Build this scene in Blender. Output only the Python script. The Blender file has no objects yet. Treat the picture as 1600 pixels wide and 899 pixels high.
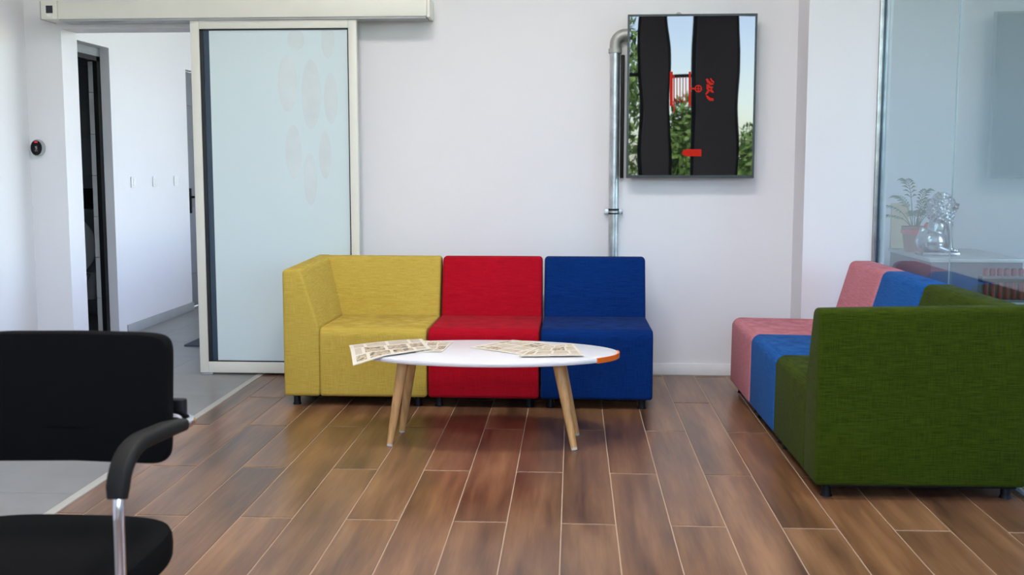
import bpy, bmesh, math, random
from mathutils import Vector, Matrix
random.seed(7)
PI = math.pi
scene = bpy.context.scene
COL = scene.collection

# ------------------------------------------------------------------ camera
FPX, PPX, PPY, CAM_H = 1620.0, 800.0, 425.0, 1.30
pitch = math.atan(163 / FPX)
yaw = math.atan(96 / math.hypot(163, FPX))
cd = bpy.data.cameras.new('camera')
cam = bpy.data.objects.new('camera', cd)
COL.objects.link(cam)
cam.location = (0, 0, CAM_H)
cam.rotation_euler = (PI / 2 - pitch, 0, yaw)
cd.sensor_fit = 'HORIZONTAL'
cd.sensor_width = 36.0
cd.lens = FPX / 1600 * 36
cd.shift_x = (800 - PPX) / 1600
cd.shift_y = (PPY - 449.5) / 1600
cd.clip_end = 300
cd.dof.use_dof = True
cd.dof.focus_distance = 5.6
cd.dof.aperture_fstop = 5.0
scene.camera = cam

# ------------------------------------------------------------------ sky, exposure
w = bpy.data.worlds.new('sky')
scene.world = w
w.use_nodes = True
wn, wl = w.node_tree.nodes, w.node_tree.links
for n in list(wn):
    wn.remove(n)
sky = wn.new('ShaderNodeTexSky')
sky.sky_type = 'NISHITA'
sky.sun_disc = False
sky.sun_elevation = math.radians(55)
sky.sun_rotation = math.radians(-12)
sky.air_density = 1.0
sky.dust_density = 1.0
hs = wn.new('ShaderNodeHueSaturation')
hs.inputs['Hue'].default_value = 0.52
hs.inputs['Saturation'].default_value = 0.9
bg = wn.new('ShaderNodeBackground')
bg.inputs['Strength'].default_value = 1.15
wo = wn.new('ShaderNodeOutputWorld')
wl.new(sky.outputs[0], hs.inputs['Color'])
wl.new(hs.outputs[0], bg.inputs['Color'])
wl.new(bg.outputs[0], wo.inputs['Surface'])

sd = bpy.data.lights.new('sun', 'SUN')
sd.energy = 9.0
sd.angle = math.radians(0.6)
sd.color = (1.0, 0.95, 0.88)
sun = bpy.data.objects.new('sun', sd)
COL.objects.link(sun)
sun.rotation_euler = (math.radians(-35), 0, math.radians(-12))   # from behind the building (+Y), 55 degrees high

vs = scene.view_settings
vs.view_transform = 'Standard'
vs.look = 'None'
vs.gamma = 1.0
vs.use_curve_mapping = False
vs.exposure = 1.30


def portal(loc, rot, sx, sy):
    l = bpy.data.lights.new('window_portal', 'AREA')
    l.shape = 'RECTANGLE'
    l.size, l.size_y = sx, sy
    l.cycles.is_portal = True
    o = bpy.data.objects.new('window_portal', l)
    COL.objects.link(o)
    o.location, o.rotation_euler = loc, rot
    return o


CEIL = 3.70
LAMP_STRENGTH = 16.0
WB = 6.49            # face of the back wall
XL = -3.475          # left wall
XG = 1.785           # glass partition
YR = -2.5            # rear window wall
portal((-0.38, YR, 2.25), (PI / 2, 0, 0), 2.7, 2.7)      # default area points -Z; rotated to face +Y
portal((-0.8, 8.85, 1.9), (PI / 2, 0, PI / 2), 3.2, 2.2)
portal((5.0, 4.2, 1.9), (PI / 2, 0, PI / 2), 2.0, 2.2)


# ------------------------------------------------------------------ materials
def lin(c):
    return tuple((x / 12.92 if x <= 0.04045 else ((x + 0.055) / 1.055) ** 2.4) for x in c)


def rgb(r, g, b):
    return lin((r / 255, g / 255, b / 255)) + (1.0,)


class NT:
    def __init__(self, name):
        self.m = bpy.data.materials.new(name)
        self.m.use_nodes = True
        self.t = self.m.node_tree
        for n in list(self.t.nodes):
            self.t.nodes.remove(n)
        self.out = self.n('ShaderNodeOutputMaterial')

    def n(self, typ, **kw):
        nd = self.t.nodes.new(typ)
        for k, v in kw.items():
            if k.startswith('i_'):
                key = k[2:]
                key = int(key) if key.isdigit() else key.replace('_', ' ')
                nd.inputs[key].default_value = v
            else:
                setattr(nd, k, v)
        return nd

    def l(self, a, b):
        self.t.links.new(a, b)

    def ramp(self, fac, stops):
        r = self.n('ShaderNodeValToRGB')
        el = r.color_ramp.elements
        while len(el) < len(stops):
            el.new(0.5)
        for e, (p, c) in zip(el, stops):
            e.position, e.color = p, c
        self.l(fac, r.inputs[0])
        return r.outputs[0]

    def mapping(self, scale, coord='Object', rnd=False):
        tc = self.n('ShaderNodeTexCoord')
        mp = self.n('ShaderNodeMapping')
        mp.inputs['Scale'].default_value = scale
        self.l(tc.outputs[coord], mp.inputs['Vector'])
        if rnd:
            oi = self.n('ShaderNodeObjectInfo')
            mu = self.n('ShaderNodeVectorMath', operation='SCALE')
            cb = self.n('ShaderNodeCombineXYZ', i_0=37.0, i_1=91.0, i_2=53.0)
            self.l(cb.outputs[0], mu.inputs[0])
            self.l(oi.outputs['Random'], mu.inputs['Scale'])
            self.l(mu.outputs[0], mp.inputs['Location'])
        return mp.outputs[0]

    def noise(self, vec, scale=5.0, detail=4.0, rough=0.55):
        n = self.n('ShaderNodeTexNoise', i_Scale=scale, i_Detail=detail, i_Roughness=rough)
        self.l(vec, n.inputs['Vector'])
        return n.outputs['Fac']

    def mix(self, a, b, fac, blend='MIX'):
        m = self.n('ShaderNodeMix', data_type='RGBA', blend_type=blend)
        for s, v in ((m.inputs[0], fac), (m.inputs[6], a), (m.inputs[7], b)):
            if hasattr(v, 'links'):
                self.l(v, s)
            else:
                s.default_value = v
        return m.outputs[2]

    def math(self, op, a, b=0.0):
        m = self.n('ShaderNodeMath', operation=op)
        for s, v in ((m.inputs[0], a), (m.inputs[1], b)):
            if hasattr(v, 'links'):
                self.l(v, s)
            else:
                s.default_value = v
        return m.outputs[0]

    def bsdf(self, color, rough=0.5, metal=0.0, spec=0.5, height=None, bump=0.2, dist=0.002, **kw):
        b = self.n('ShaderNodeBsdfPrincipled')
        for nm, v in (('Base Color', color), ('Roughness', rough), ('Metallic', metal), ('Specular IOR Level', spec)):
            s = b.inputs[nm]
            if hasattr(v, 'links'):
                self.l(v, s)
            else:
                s.default_value = v
        for k, v in kw.items():
            b.inputs[k.replace('_', ' ')].default_value = v
        if height is not None:
            bp = self.n('ShaderNodeBump', i_Strength=bump, i_Distance=dist)
            self.l(height, bp.inputs['Height'])
            self.l(bp.outputs[0], b.inputs['Normal'])
        self.l(b.outputs[0], self.out.inputs['Surface'])
        return b


def plain(name, col, rough=0.5, metal=0.0, spec=0.5, var=0.06, scale=6.0, bump=0.05, **kw):
    t = NT(name)
    v = t.mapping((1, 1, 1))
    f = t.noise(v, scale, 5)
    dk = tuple(c * (1 - var) for c in col[:3]) + (1,)
    lt = tuple(min(1, c * (1 + var)) for c in col[:3]) + (1,)
    c = t.ramp(f, [(0.3, dk), (0.7, lt)])
    h = t.noise(v, scale * 30, 3)
    t.bsdf(c, rough, metal, spec, h, bump, 0.001, **kw)
    return t.m


def wall_mat(name, col):
    t = NT(name)
    v = t.mapping((1, 1, 1))
    f = t.noise(v, 1.3, 4)
    c = t.ramp(f, [(0.3, tuple(x * 0.975 for x in col[:3]) + (1,)), (0.7, col)])
    h = t.noise(v, 160, 3)
    t.bsdf(c, 0.75, 0, 0.3, h, 0.06, 0.001)
    return t.m


def fabric(name, dark, light):
    t = NT(name)
    a = t.noise(t.mapping((14, 14, 520)), 1.0, 3, 0.6)
    b = t.noise(t.mapping((420, 420, 14)), 1.0, 3, 0.6)
    c = t.noise(t.mapping((3, 3, 3)), 1.0, 3)
    s = t.math('ADD', t.math('MULTIPLY', a, 0.55), t.math('MULTIPLY', b, 0.35))
    s = t.math('ADD', s, t.math('MULTIPLY', c, 0.10))
    col = t.ramp(s, [(0.32, dark), (0.66, light)])
    t.bsdf(col, 0.95, 0, 0.06, s, 0.35, 0.0015, Sheen_Weight=0.02, Sheen_Roughness=0.5)
    return t.m


def plank_mat():
    t = NT('wood_plank')
    v = t.mapping((9, 0.9, 1), rnd=True)
    v2 = t.mapping((55, 3.5, 1), rnd=True)
    v3 = t.mapping((2.2, 0.8, 1), rnd=True)
    n1 = t.noise(v, 1.0, 6, 0.6)
    n2 = t.noise(v2, 1.0, 4, 0.6)
    n3 = t.noise(v3, 1.6, 3)
    s = t.math('ADD', t.math('MULTIPLY', n1, 0.62), t.math('MULTIPLY', n2, 0.2))
    s = t.math('ADD', s, t.math('MULTIPLY', n3, 0.28))
    col = t.ramp(s, [(0.37, rgb(56, 38, 29)), (0.46, rgb(92, 64, 46)), (0.56, rgb(120, 85, 59)), (0.68, rgb(150, 111, 78))])
    oi = t.n('ShaderNodeObjectInfo')
    tint = t.ramp(oi.outputs['Random'], [(0.0, (0.86, 0.84, 0.84, 1)), (0.5, (1, 1, 1, 1)), (1.0, (1.10, 1.05, 0.98, 1))])
    col = t.mix(col, tint, 1.0, 'MULTIPLY')
    r = t.math('ADD', t.math('MULTIPLY', n3, 0.06), 0.26)
    t.bsdf(col, r, 0, 0.6)
    return t.m


def tile_mat(name, a, b, rough=0.4):
    t = NT(name)
    v = t.mapping((1, 1, 1), rnd=True)
    f = t.noise(v, 3.5, 6)
    c = t.ramp(f, [(0.3, a), (0.7, b)])
    t.bsdf(c, rough, 0, 0.5, t.noise(v, 60, 3), 0.05, 0.001)
    return t.m


def glass_mat(name, tint, ior=1.5):
    """architectural pane: Fresnel mix of a clear tinted pass-through and a mirror reflection"""
    t = NT(name)
    geo = t.n('ShaderNodeNewGeometry')
    i = t.math('ADD', ior, t.math('MULTIPLY', geo.outputs['Backfacing'], 1 / ior - ior))
    fr = t.n('ShaderNodeFresnel')
    t.l(i, fr.inputs['IOR'])
    tr = t.n('ShaderNodeBsdfTransparent')
    tr.inputs['Color'].default_value = tint
    gl = t.n('ShaderNodeBsdfGlossy')
    gl.inputs['Roughness'].default_value = 0.0
    gl.inputs['Color'].default_value = (0.95, 0.98, 1, 1)
    mx = t.n('ShaderNodeMixShader')
    t.l(fr.outputs[0], mx.inputs[0])
    t.l(tr.outputs[0], mx.inputs[1])
    t.l(gl.outputs[0], mx.inputs[2])
    t.l(mx.outputs[0], t.out.inputs['Surface'])
    return t.m


def screen_mat():
    t = NT('television_screen')
    v = t.mapping((1.6, 1, 0.9))
    b = t.bsdf((0.004, 0.004, 0.005, 1), 0.015, 0, 0.5, t.noise(v, 1.6, 1, 0.4), 1.0, 0.0016)
    b.inputs['IOR'].default_value = 1.58
    return t.m


def emit_mat(name, col, strength):
    t = NT(name)
    b = t.bsdf((0.02, 0.004, 0.004, 1), 0.9, 0, 0.0)
    b.inputs['Emission Color'].default_value = col
    b.inputs['Emission Strength'].default_value = strength
    return t.m


def newsprint(name, seed):
    t = NT(name)
    tc = t.n('ShaderNodeTexCoord')
    mp = t.n('ShaderNodeMapping')
    mp.inputs['Location'].default_value = (seed * 3.1, seed * 1.7, 0)
    t.l(tc.outputs['UV'], mp.inputs['Vector'])
    v = mp.outputs[0]
    bk = t.n('ShaderNodeTexBrick')
    bk.offset = 0.15
    bk.inputs['Color1'].default_value = (0, 0, 0, 1)
    bk.inputs['Color2'].default_value = (1, 1, 1, 1)
    bk.inputs['Mortar'].default_value = (0.5, 0.5, 0.5, 1)
    bk.inputs['Scale'].default_value = 1.0
    bk.inputs['Mortar Size'].default_value = 0.022
    bk.inputs['Brick Width'].default_value = 0.30
    bk.inputs['Row Height'].default_value = 0.33
    t.l(v, bk.inputs['Vector'])
    n = t.n('ShaderNodeTexNoise', i_Scale=12.0, i_Detail=4.0)
    t.l(v, n.inputs['Vector'])
    n2 = t.n('ShaderNodeTexNoise', i_Scale=5.0, i_Detail=2.0)
    t.l(v, n2.inputs['Vector'])
    pic = t.ramp(n.outputs['Fac'], [(0.30, rgb(96, 92, 88)), (0.44, rgb(150, 140, 128)), (0.52, rgb(214, 204, 184)), (0.60, rgb(196, 170, 144)), (0.74, rgb(138, 148, 150))])
    wv = t.n('ShaderNodeTexWave', i_Scale=22.0, i_Distortion=1.5, i_Detail=1.0)
    wv.bands_direction = 'Y'
    t.l(v, wv.inputs['Vector'])
    txt = t.ramp(wv.outputs['Fac'], [(0.25, rgb(186, 178, 168)), (0.6, rgb(224, 216, 202))])
    sel = t.math('GREATER_THAN', bk.outputs['Color'], 0.62)
    body = t.mix(txt, pic, sel)
    tint = t.ramp(n2.outputs['Fac'], [(0.35, rgb(240, 222, 190)), (0.55, rgb(250, 246, 238)), (0.7, rgb(240, 205, 190))])
    body = t.mix(body, tint, 0.8, 'MULTIPLY')
    col = t.mix(body, rgb(226, 218, 203), bk.outputs['Fac'])
    # plain margin around the printed block
    sp = t.n('ShaderNodeSeparateXYZ')
    t.l(tc.outputs['UV'], sp.inputs[0])
    ex = t.math('ABSOLUTE', t.math('SUBTRACT', sp.outputs[0], 0.5))
    ey = t.math('ABSOLUTE', t.math('SUBTRACT', sp.outputs[1], 0.5))
    edge = t.math('GREATER_THAN', t.math('MAXIMUM', ex, ey), 0.45)
    col = t.mix(col, rgb(226, 218, 203), edge)
    t.bsdf(col, 0.8, 0, 0.2)
    return t.m


M = dict(
    wall=wall_mat('white_wall_paint', (0.775, 0.762, 0.79, 1)),
    ceiling=wall_mat('ceiling_paint', (0.84, 0.84, 0.84, 1)),
    trim=plain('white_trim', (0.82, 0.82, 0.82, 1), 0.45),
    cream=plain('cream_powder_coat', rgb(224, 222, 212), 0.4, var=0.02),
    plank=plank_mat(),
    grout=plain('plank_grout', rgb(196, 172, 148), 0.8),
    tile=tile_mat('grey_floor_tile', rgb(126, 126, 124), rgb(140, 140, 138), 0.36),
    tilegrout=plain('grey_tile_grout', rgb(120, 120, 117), 0.8),
    strip=plain('pale_threshold', rgb(188, 186, 178), 0.4),
    skirt=plain('grey_tile_skirting', rgb(165, 168, 170), 0.4),
    darktile=tile_mat('grey_wall_tile', rgb(122, 127, 130), rgb(138, 142, 145), 0.35),
    palejamb=tile_mat('pale_wall_tile', rgb(190, 192, 192), rgb(205, 206, 206), 0.35),
    yellow=fabric('yellow_fabric', rgb(168, 138, 50), rgb(208, 182, 88)),
    red=fabric('red_fabric', rgb(138, 6, 20), rgb(192, 22, 42)),
    blue=fabric('navy_blue_fabric', rgb(2, 24, 76), rgb(14, 54, 120)),
    pink=fabric('pink_fabric', rgb(166, 94, 104), rgb(208, 140, 150)),
    cobalt=fabric('cobalt_blue_fabric', rgb(14, 62, 126), rgb(44, 104, 176)),
    green=fabric('olive_green_fabric', rgb(28, 38, 4), rgb(68, 84, 18)),
    plastic=plain('black_plastic', (0.006, 0.006, 0.007, 1), 0.5, spec=0.2),
    blackfab=plain('black_upholstery', (0.0035, 0.0035, 0.004, 1), 0.9, spec=0.1, scale=40),
    blackpad=plain('black_armrest', (0.009, 0.009, 0.0085, 1), 0.6, spec=0.22),
    chrome=plain('chrome', (0.8, 0.8, 0.82, 1), 0.12, 1.0, var=0.01, bump=0.0),
    galv=plain('galvanised_steel', (0.50, 0.53, 0.56, 1), 0.36, 0.85, var=0.25, scale=14),
    elbow=plain('cast_elbow', (0.40, 0.40, 0.38, 1), 0.5, 0.6, var=0.2, scale=20),
    tabletop=plain('white_laminate', (0.80, 0.79, 0.81, 1), 0.3, var=0.01, bump=0.0),
    beech=None,
    orange=plain('orange_tape', rgb(240, 110, 10), 0.45),
    gasket=plain('black_rubber', (0.01, 0.012, 0.015, 1), 0.35),
    slate=plain('blue_black_seal', rgb(52, 70, 88), 0.2),
    screen=screen_mat(),
    bezel=plain('dark_grey_bezel', (0.035, 0.037, 0.045, 1), 0.3, 0.4),
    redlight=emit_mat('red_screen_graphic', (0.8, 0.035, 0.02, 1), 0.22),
    redled=emit_mat('red_led', (1.0, 0.05, 0.08, 1), 0.35),
    glyph=emit_mat('grey_display_glyph', (0.25, 0.25, 0.27, 1), 0.5),
    lcd=plain('dark_lcd', rgb(34, 44, 54), 0.15),
    glass=glass_mat('clear_green_glass', (0.84, 0.93, 0.94, 1)),
    winglass=glass_mat('window_glass', (0.97, 0.99, 0.98, 1), 1.25),
    silver=plain('silver_statue', (0.50, 0.50, 0.52, 1), 0.22, 1.0, var=0.3, scale=25),
    deskgrey=plain('grey_laminate', rgb(102, 102, 112), 0.4),
    desktop=plain('pale_grey_top', rgb(188, 188, 188), 0.3),
    terracotta=plain('terracotta', rgb(160, 98, 72), 0.7),
    ribbon=plain('red_ribbon', rgb(216, 60, 50), 0.5),
    paper=plain('beige_wrap', rgb(205, 186, 150), 0.75),
    leaf=plain('palm_leaf', rgb(58, 98, 52), 0.5, var=0.25, scale=12),
    stem=plain('palm_stem', rgb(96, 104, 60), 0.6),
    soil=plain('soil', rgb(45, 34, 28), 0.95),
    redcap=plain('dark_red_plastic', rgb(118, 14, 34), 0.5),
    ceramic=plain('toilet_ceramic', (0.75, 0.75, 0.75, 1), 0.12, var=0.01, bump=0.0),
    mat=plain('dark_doormat', rgb(72, 76, 90), 0.95, scale=60),
    doorleaf=plain('grey_door', rgb(120, 122, 130), 0.45),
    asphalt=plain('ground', rgb(128, 122, 100), 0.95),
    foliage=plain('foliage', rgb(128, 162, 76), 0.6, var=0.4, scale=3),
    bark=plain('bark', rgb(84, 68, 52), 0.9),
    darkframe=plain('grey_window_frame', rgb(66, 72, 80), 0.4),
    tip=plain('pale_leg_tip', rgb(206, 198, 186), 0.5),
)


def beech():
    t = NT('beech_wood')
    s = t.noise(t.mapping((60, 60, 4)), 1.0, 4)
    c = t.ramp(s, [(0.3, rgb(190, 142, 88)), (0.7, rgb(218, 172, 116))])
    t.bsdf(c, 0.45, 0, 0.4, s, 0.05, 0.001)
    return t.m


M['beech'] = beech()
NEWS = [newsprint('newsprint_%d' % i, i + 1) for i in range(4)]
reflection_mat = plain('painted_reflection', rgb(211, 221, 224), 0.12, var=0.05)  # fixed colour standing in for oval reflections on the door glass


def pane_mat():
    t = NT('frosted_teal_glass')
    b = t.bsdf(rgb(208, 223, 227), 0.55, 0, 0.3, None)
    b.inputs['Coat Weight'].default_value = 1.0
    b.inputs['Coat Roughness'].default_value = 0.02
    return t.m


M['frost'] = pane_mat()
M['reflection_tint'] = reflection_mat
dn = M['reflection_tint'].node_tree.nodes
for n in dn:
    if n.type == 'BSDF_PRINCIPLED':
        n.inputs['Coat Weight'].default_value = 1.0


# ------------------------------------------------------------------ mesh helpers
class MB:
    def __init__(self):
        self.v, self.f, self.uv = [], [], None

    def add(self, vs, fs, mat=None):
        o = len(self.v)
        for p in vs:
            p = Vector(p)
            self.v.append(mat @ p if mat else p)
        self.f += [tuple(i + o for i in f) for f in fs]
        return self

    def box(self, a, b):
        (x0, y0, z0), (x1, y1, z1) = a, b
        vs = [(x0, y0, z0), (x1, y0, z0), (x1, y1, z0), (x0, y1, z0), (x0, y0, z1), (x1, y0, z1), (x1, y1, z1), (x0, y1, z1)]
        return self.add(vs, [(0, 3, 2, 1), (4, 5, 6, 7), (0, 1, 5, 4), (1, 2, 6, 5), (2, 3, 7, 6), (3, 0, 4, 7)])

    def rbox(self, a, b, r=0.005, seg=2):
        bm = bmesh.new()
        bmesh.ops.create_cube(bm, size=1)
        a, b = Vector(a), Vector(b)
        for v in bm.verts:
            v.co = Vector(((a[i] + b[i]) / 2 + v.co[i] * (b[i] - a[i]) for i in range(3)))
        bmesh.ops.bevel(bm, geom=list(bm.edges), offset=r, segments=seg, affect='EDGES', profile=0.5)
        bm.verts.index_update()
        self.add([v.co.copy() for v in bm.verts], [tuple(v.index for v in f.verts) for f in bm.faces])
        bm.free()
        return self

    def tube(self, pts, rad, seg=12, cap=True):
        pts = [Vector(p) for p in pts]
        n = len(pts)
        rads = rad if isinstance(rad, (list, tuple)) else [rad] * n
        t0 = (pts[1] - pts[0]).normalized()
        ref = Vector((0, 0, 1)) if abs(t0.z) < 0.9 else Vector((1, 0, 0))
        u = t0.cross(ref).normalized()
        vs, fs = [], []
        for i, p in enumerate(pts):
            if i == 0:
                t = t0
            elif i == n - 1:
                t = (pts[i] - pts[i - 1]).normalized()
            else:
                t = ((pts[i + 1] - p).normalized() + (p - pts[i - 1]).normalized()).normalized()
            u = (u - t * u.dot(t)).normalized()
            w_ = t.cross(u)
            for k in range(seg):
                an = 2 * PI * k / seg
                vs.append(p + (u * math.cos(an) + w_ * math.sin(an)) * rads[i])
        for i in range(n - 1):
            for k in range(seg):
                a, b = i * seg + k, i * seg + (k + 1) % seg
                fs.append((a, b, b + seg, a + seg))
        if cap:
            fs.append(tuple(range(seg))[::-1])
            fs.append(tuple(range((n - 1) * seg, n * seg)))
        return self.add(vs, fs)

    def lathe(self, prof, seg=24, at=(0, 0, 0)):
        vs, fs = [], []
        for r, z in prof:
            for k in range(seg):
                an = 2 * PI * k / seg
                vs.append((at[0] + r * math.cos(an), at[1] + r * math.sin(an), at[2] + z))
        for i in range(len(prof) - 1):
            for k in range(seg):
                a, b = i * seg + k, i * seg + (k + 1) % seg
                fs.append((a, b, b + seg, a + seg))
        fs.append(tuple(range(seg))[::-1])
        fs.append(tuple(range((len(prof) - 1) * seg, len(prof) * seg)))
        return self.add(vs, fs)

    def prism(self, prof, x0, x1, r, axis='x', seg=5):
        """prof: closed CCW list of (a, z), extruded from x0 to x1 with both ends rounded by r"""
        n = len(prof)
        P = [Vector(p) for p in prof]
        nor = []
        for i in range(n):
            e1 = (P[i] - P[i - 1]).normalized()
            e2 = (P[(i + 1) % n] - P[i]).normalized()
            n1, n2 = Vector((e1.y, -e1.x)), Vector((e2.y, -e2.x))
            m = (n1 + n2)
            m = m / max(0.3, (m.dot(n1)))
            nor.append(m)
        secs = []
        for k in range(seg + 1):
            an = PI / 2 * k / seg
            secs.append((x0 + r * (1 - math.sin(an)), r * (1 - math.cos(PI / 2 - an))))
        secs = [(x0 + r * (1 - math.cos(PI / 2 * k / seg)), r * (1 - math.sin(PI / 2 * k / seg))) for k in range(seg + 1)]
        secs += [(x0 + x1 - x, ins) for x, ins in reversed(secs)]
        vs, fs = [], []
        for x, ins in secs:
            for p, m in zip(P, nor):
                q = p - m * ins
                vs.append((x, q.x, q.y) if axis == 'x' else (q.x, x, q.y))
        ns = len(secs)
        for i in range(ns - 1):
            for k in range(n):
                a, b = i * n + k, i * n + (k + 1) % n
                fs.append((a, b, b + n, a + n))
        fs.append(tuple(range(n))[::-1])
        fs.append(tuple(range((ns - 1) * n, ns * n)))
        return self.add(vs, fs)

    def sphere(self, c, r, seg=12, rings=8, rot=None):
        r = Vector(r) if not isinstance(r, (int, float)) else Vector((r, r, r))
        vs, fs = [], []
        for i in range(1, rings):
            th = PI * i / rings
            for k in range(seg):
                ph = 2 * PI * k / seg
                p = Vector((r.x * math.sin(th) * math.cos(ph), r.y * math.sin(th) * math.sin(ph), r.z * math.cos(th)))
                vs.append((rot @ p if rot else p) + Vector(c))
        for s in (1, -1):
            p = Vector((0, 0, s * r.z))
            vs.append((rot @ p if rot else p) + Vector(c))
        top, bot = len(vs) - 2, len(vs) - 1
        for i in range(rings - 2):
            for k in range(seg):
                a, b = i * seg + k, i * seg + (k + 1) % seg
                fs.append((a, a + seg, b + seg, b))
        for k in range(seg):
            fs.append((top, k, (k + 1) % seg))
            o = (rings - 2) * seg
            fs.append((bot, o + (k + 1) % seg, o + k))
        return self.add(vs, fs)

    def mesh(self, name, mat, smooth=True):
        me = bpy.data.meshes.new(name)
        me.from_pydata([tuple(v) for v in self.v], [], self.f)
        bm = bmesh.new()
        bm.from_mesh(me)
        bmesh.ops.recalc_face_normals(bm, faces=bm.faces)
        bm.to_mesh(me)
        bm.free()
        if smooth:
            for p in me.polygons:
                p.use_smooth = True
            me.set_sharp_from_angle(angle=math.radians(38))
        me.materials.append(mat)
        return me

    def build(self, name, mat, parent=None, loc=(0, 0, 0), smooth=True, label=None):
        o = bpy.data.objects.new(name, self.mesh(name, mat, smooth))
        COL.objects.link(o)
        o.location = loc
        if parent:
            o.parent = parent
        if label:
            o['label'] = label
        return o


def tag(o, label, cat, group=None):
    o['label'], o['category'] = label, cat
    if group:
        o['group'] = group
    return o


def thing(name, label, cat, loc=(0, 0, 0), rz=0.0, group=None):
    o = bpy.data.objects.new(name, None)
    COL.objects.link(o)
    o.location, o.rotation_euler = loc, (0, 0, rz)
    o.empty_display_size = 0.1
    return tag(o, label, cat, group)


def struct(o):
    o['kind'] = 'structure'
    return o


def setting(name):
    o = bpy.data.objects.new(name, None)
    COL.objects.link(o)
    return struct(o)


def share(name, me, parent, loc, rz=0.0):
    o = bpy.data.objects.new(name, me)
    COL.objects.link(o)
    o.parent = parent
    o.location, o.rotation_euler = loc, (0, 0, rz)
    return o


# ------------------------------------------------------------------ room shell
def wall(name, boxes, mat=None):
    m = MB()
    for a, b in boxes:
        m.box(a, b)
    return struct(m.build(name, mat or M['wall'], smooth=False))


ZT = CEIL
# back wall with the doorway
OX0, OX1, OZ = -3.238, -2.30, 2.172
YB2 = 6.70
wall('wall_back', [((XL - 0.2, WB, 0), (OX0, YB2, ZT)), ((OX0, WB, OZ), (OX1, YB2, ZT)), ((OX1, WB, 0), (XG + 0.05, YB2, ZT))])
wall('wall_pillar', [((1.355, 6.20, 0), (1.755, WB, ZT))])
wall('wall_left', [((XL - 0.2, YR - 0.2, 0), (XL, WB, ZT))])
# rear wall: window bays between solid piers
wall('wall_rear', [((XL, YR - 0.2, 0), (-1.7, YR, ZT)), ((-1.7, YR - 0.2, 3.55), (1.0, YR, ZT)), ((-1.7, YR - 0.2, 0), (1.0, YR, 0.95)),
                   ((1.0, YR - 0.2, 0), (1.35, YR, ZT)), ((1.35, YR - 0.2, 0), (1.75, YR, 0.95)), ((1.35, YR - 0.2, 3.55), (1.75, YR, ZT)),
                   ((1.75, YR - 0.2, 0), (2.33, YR, ZT)), ((2.33, YR - 0.2, 0), (2.95, YR, 0.95)), ((2.33, YR - 0.2, 3.55), (2.95, YR, ZT)),
                   ((2.95, YR - 0.2, 0), (4.7, YR, ZT))])
wall('wall_right', [((4.5, YR, 0), (4.7, 2.45, ZT))])
# office behind the glass
wall('wall_office', [((XG + 0.02, 2.45, 0), (5.2, 2.6, ZT)), ((XG + 0.05, 7.7, 0), (5.2, 7.9, ZT)), ((XG - 0.05, 6.70, 0), (XG + 0.05, 7.9, ZT)),
                     ((1.756, 6.215, 0), (XG + 0.05, 6.49, ZT)),
                     ((5.0, 2.6, 0), (5.2, 3.2, ZT)), ((5.0, 5.2, 0), (5.2, 7.7, ZT)), ((5.0, 3.2, 0), (5.2, 5.2, 0.8)), ((5.0, 3.2, 3.0), (5.2, 5.2, ZT))])
# corridor behind the back wall
CXR, CYE = -0.8, 11.0
WY0, WY1, WZ = 6.82, 7.69, 2.19            # washroom opening
RY0, RY1 = 9.23, 10.1                      # second opening
XC2 = -3.545
wall('wall_corridor', [((XC2, YB2, 0), (XL, WY0, ZT)), ((XC2, WY0, WZ), (XL, WY1, ZT)), ((XC2, WY1, 0), (XL, RY0, ZT)),
                       ((XC2, RY0, 2.175), (XL, RY1, ZT)), ((XC2, RY1, 0), (XL, CYE, ZT)),
                       ((XC2, CYE, 0), (CXR + 0.2, CYE + 0.2, ZT)),
                       ((CXR, YB2, 0), (CXR + 0.2, 7.25, ZT)), ((CXR, 10.45, 0), (CXR + 0.2, CYE, ZT)),
                       ((CXR, 7.25, 0), (CXR + 0.2, 10.45, 0.8)), ((CXR, 7.25, 3.0), (CXR + 0.2, 10.45, ZT))])
struct(MB().box((XL - 3, YR - 1.0, CEIL), (6.2, CYE + 1.0, CEIL + 0.2)).build('ceiling', M['ceiling'], smooth=False))

# floors -----------------------------------------------------------
XS0, XS1 = -1.985, -1.945          # pale strip between tile and planks
floor = setting('floor')
MB().box((XS1, YR, -0.15), (XG + 0.05, WB + 0.01, -0.0025)).build('grout_bed', M['grout'], floor, smooth=False)
MB().box((XL - 0.2, YR, -0.15), (XS1, WB, -0.0025)).build('tile_bed', M['tilegrout'], floor, smooth=False)
MB().box((XL - 3.0, WB, -0.15), (CXR + 0.2, CYE + 0.2, -0.0025)).build('tile_bed', M['tilegrout'], floor, smooth=False)
MB().rbox((XS0, YR, -0.02), (XS1, 6.49, 0.003), 0.002).build('threshold_strip', M['strip'], floor)
struct(MB().box((XG + 0.05, YR, -0.15), (5.2, 7.9, 0.0)).build('floor_office', M['tile'], smooth=False))
PW, PL, GAP = 0.2, 1.365, 0.0042
X0P = -0.037
Y_A, Y_B = 5.064, 4.336
cache = {}


def piece(w_, l_, mat, bev=0.0012):
    k = (round(w_, 3), round(l_, 3), mat.name)
    if k not in cache:
        m = MB()
        m.rbox((-w_ / 2, -l_ / 2, -0.012), (w_ / 2, l_ / 2, 0), bev, 1)
        cache[k] = m.mesh('floor_piece', mat, False)
    return cache[k]


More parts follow.
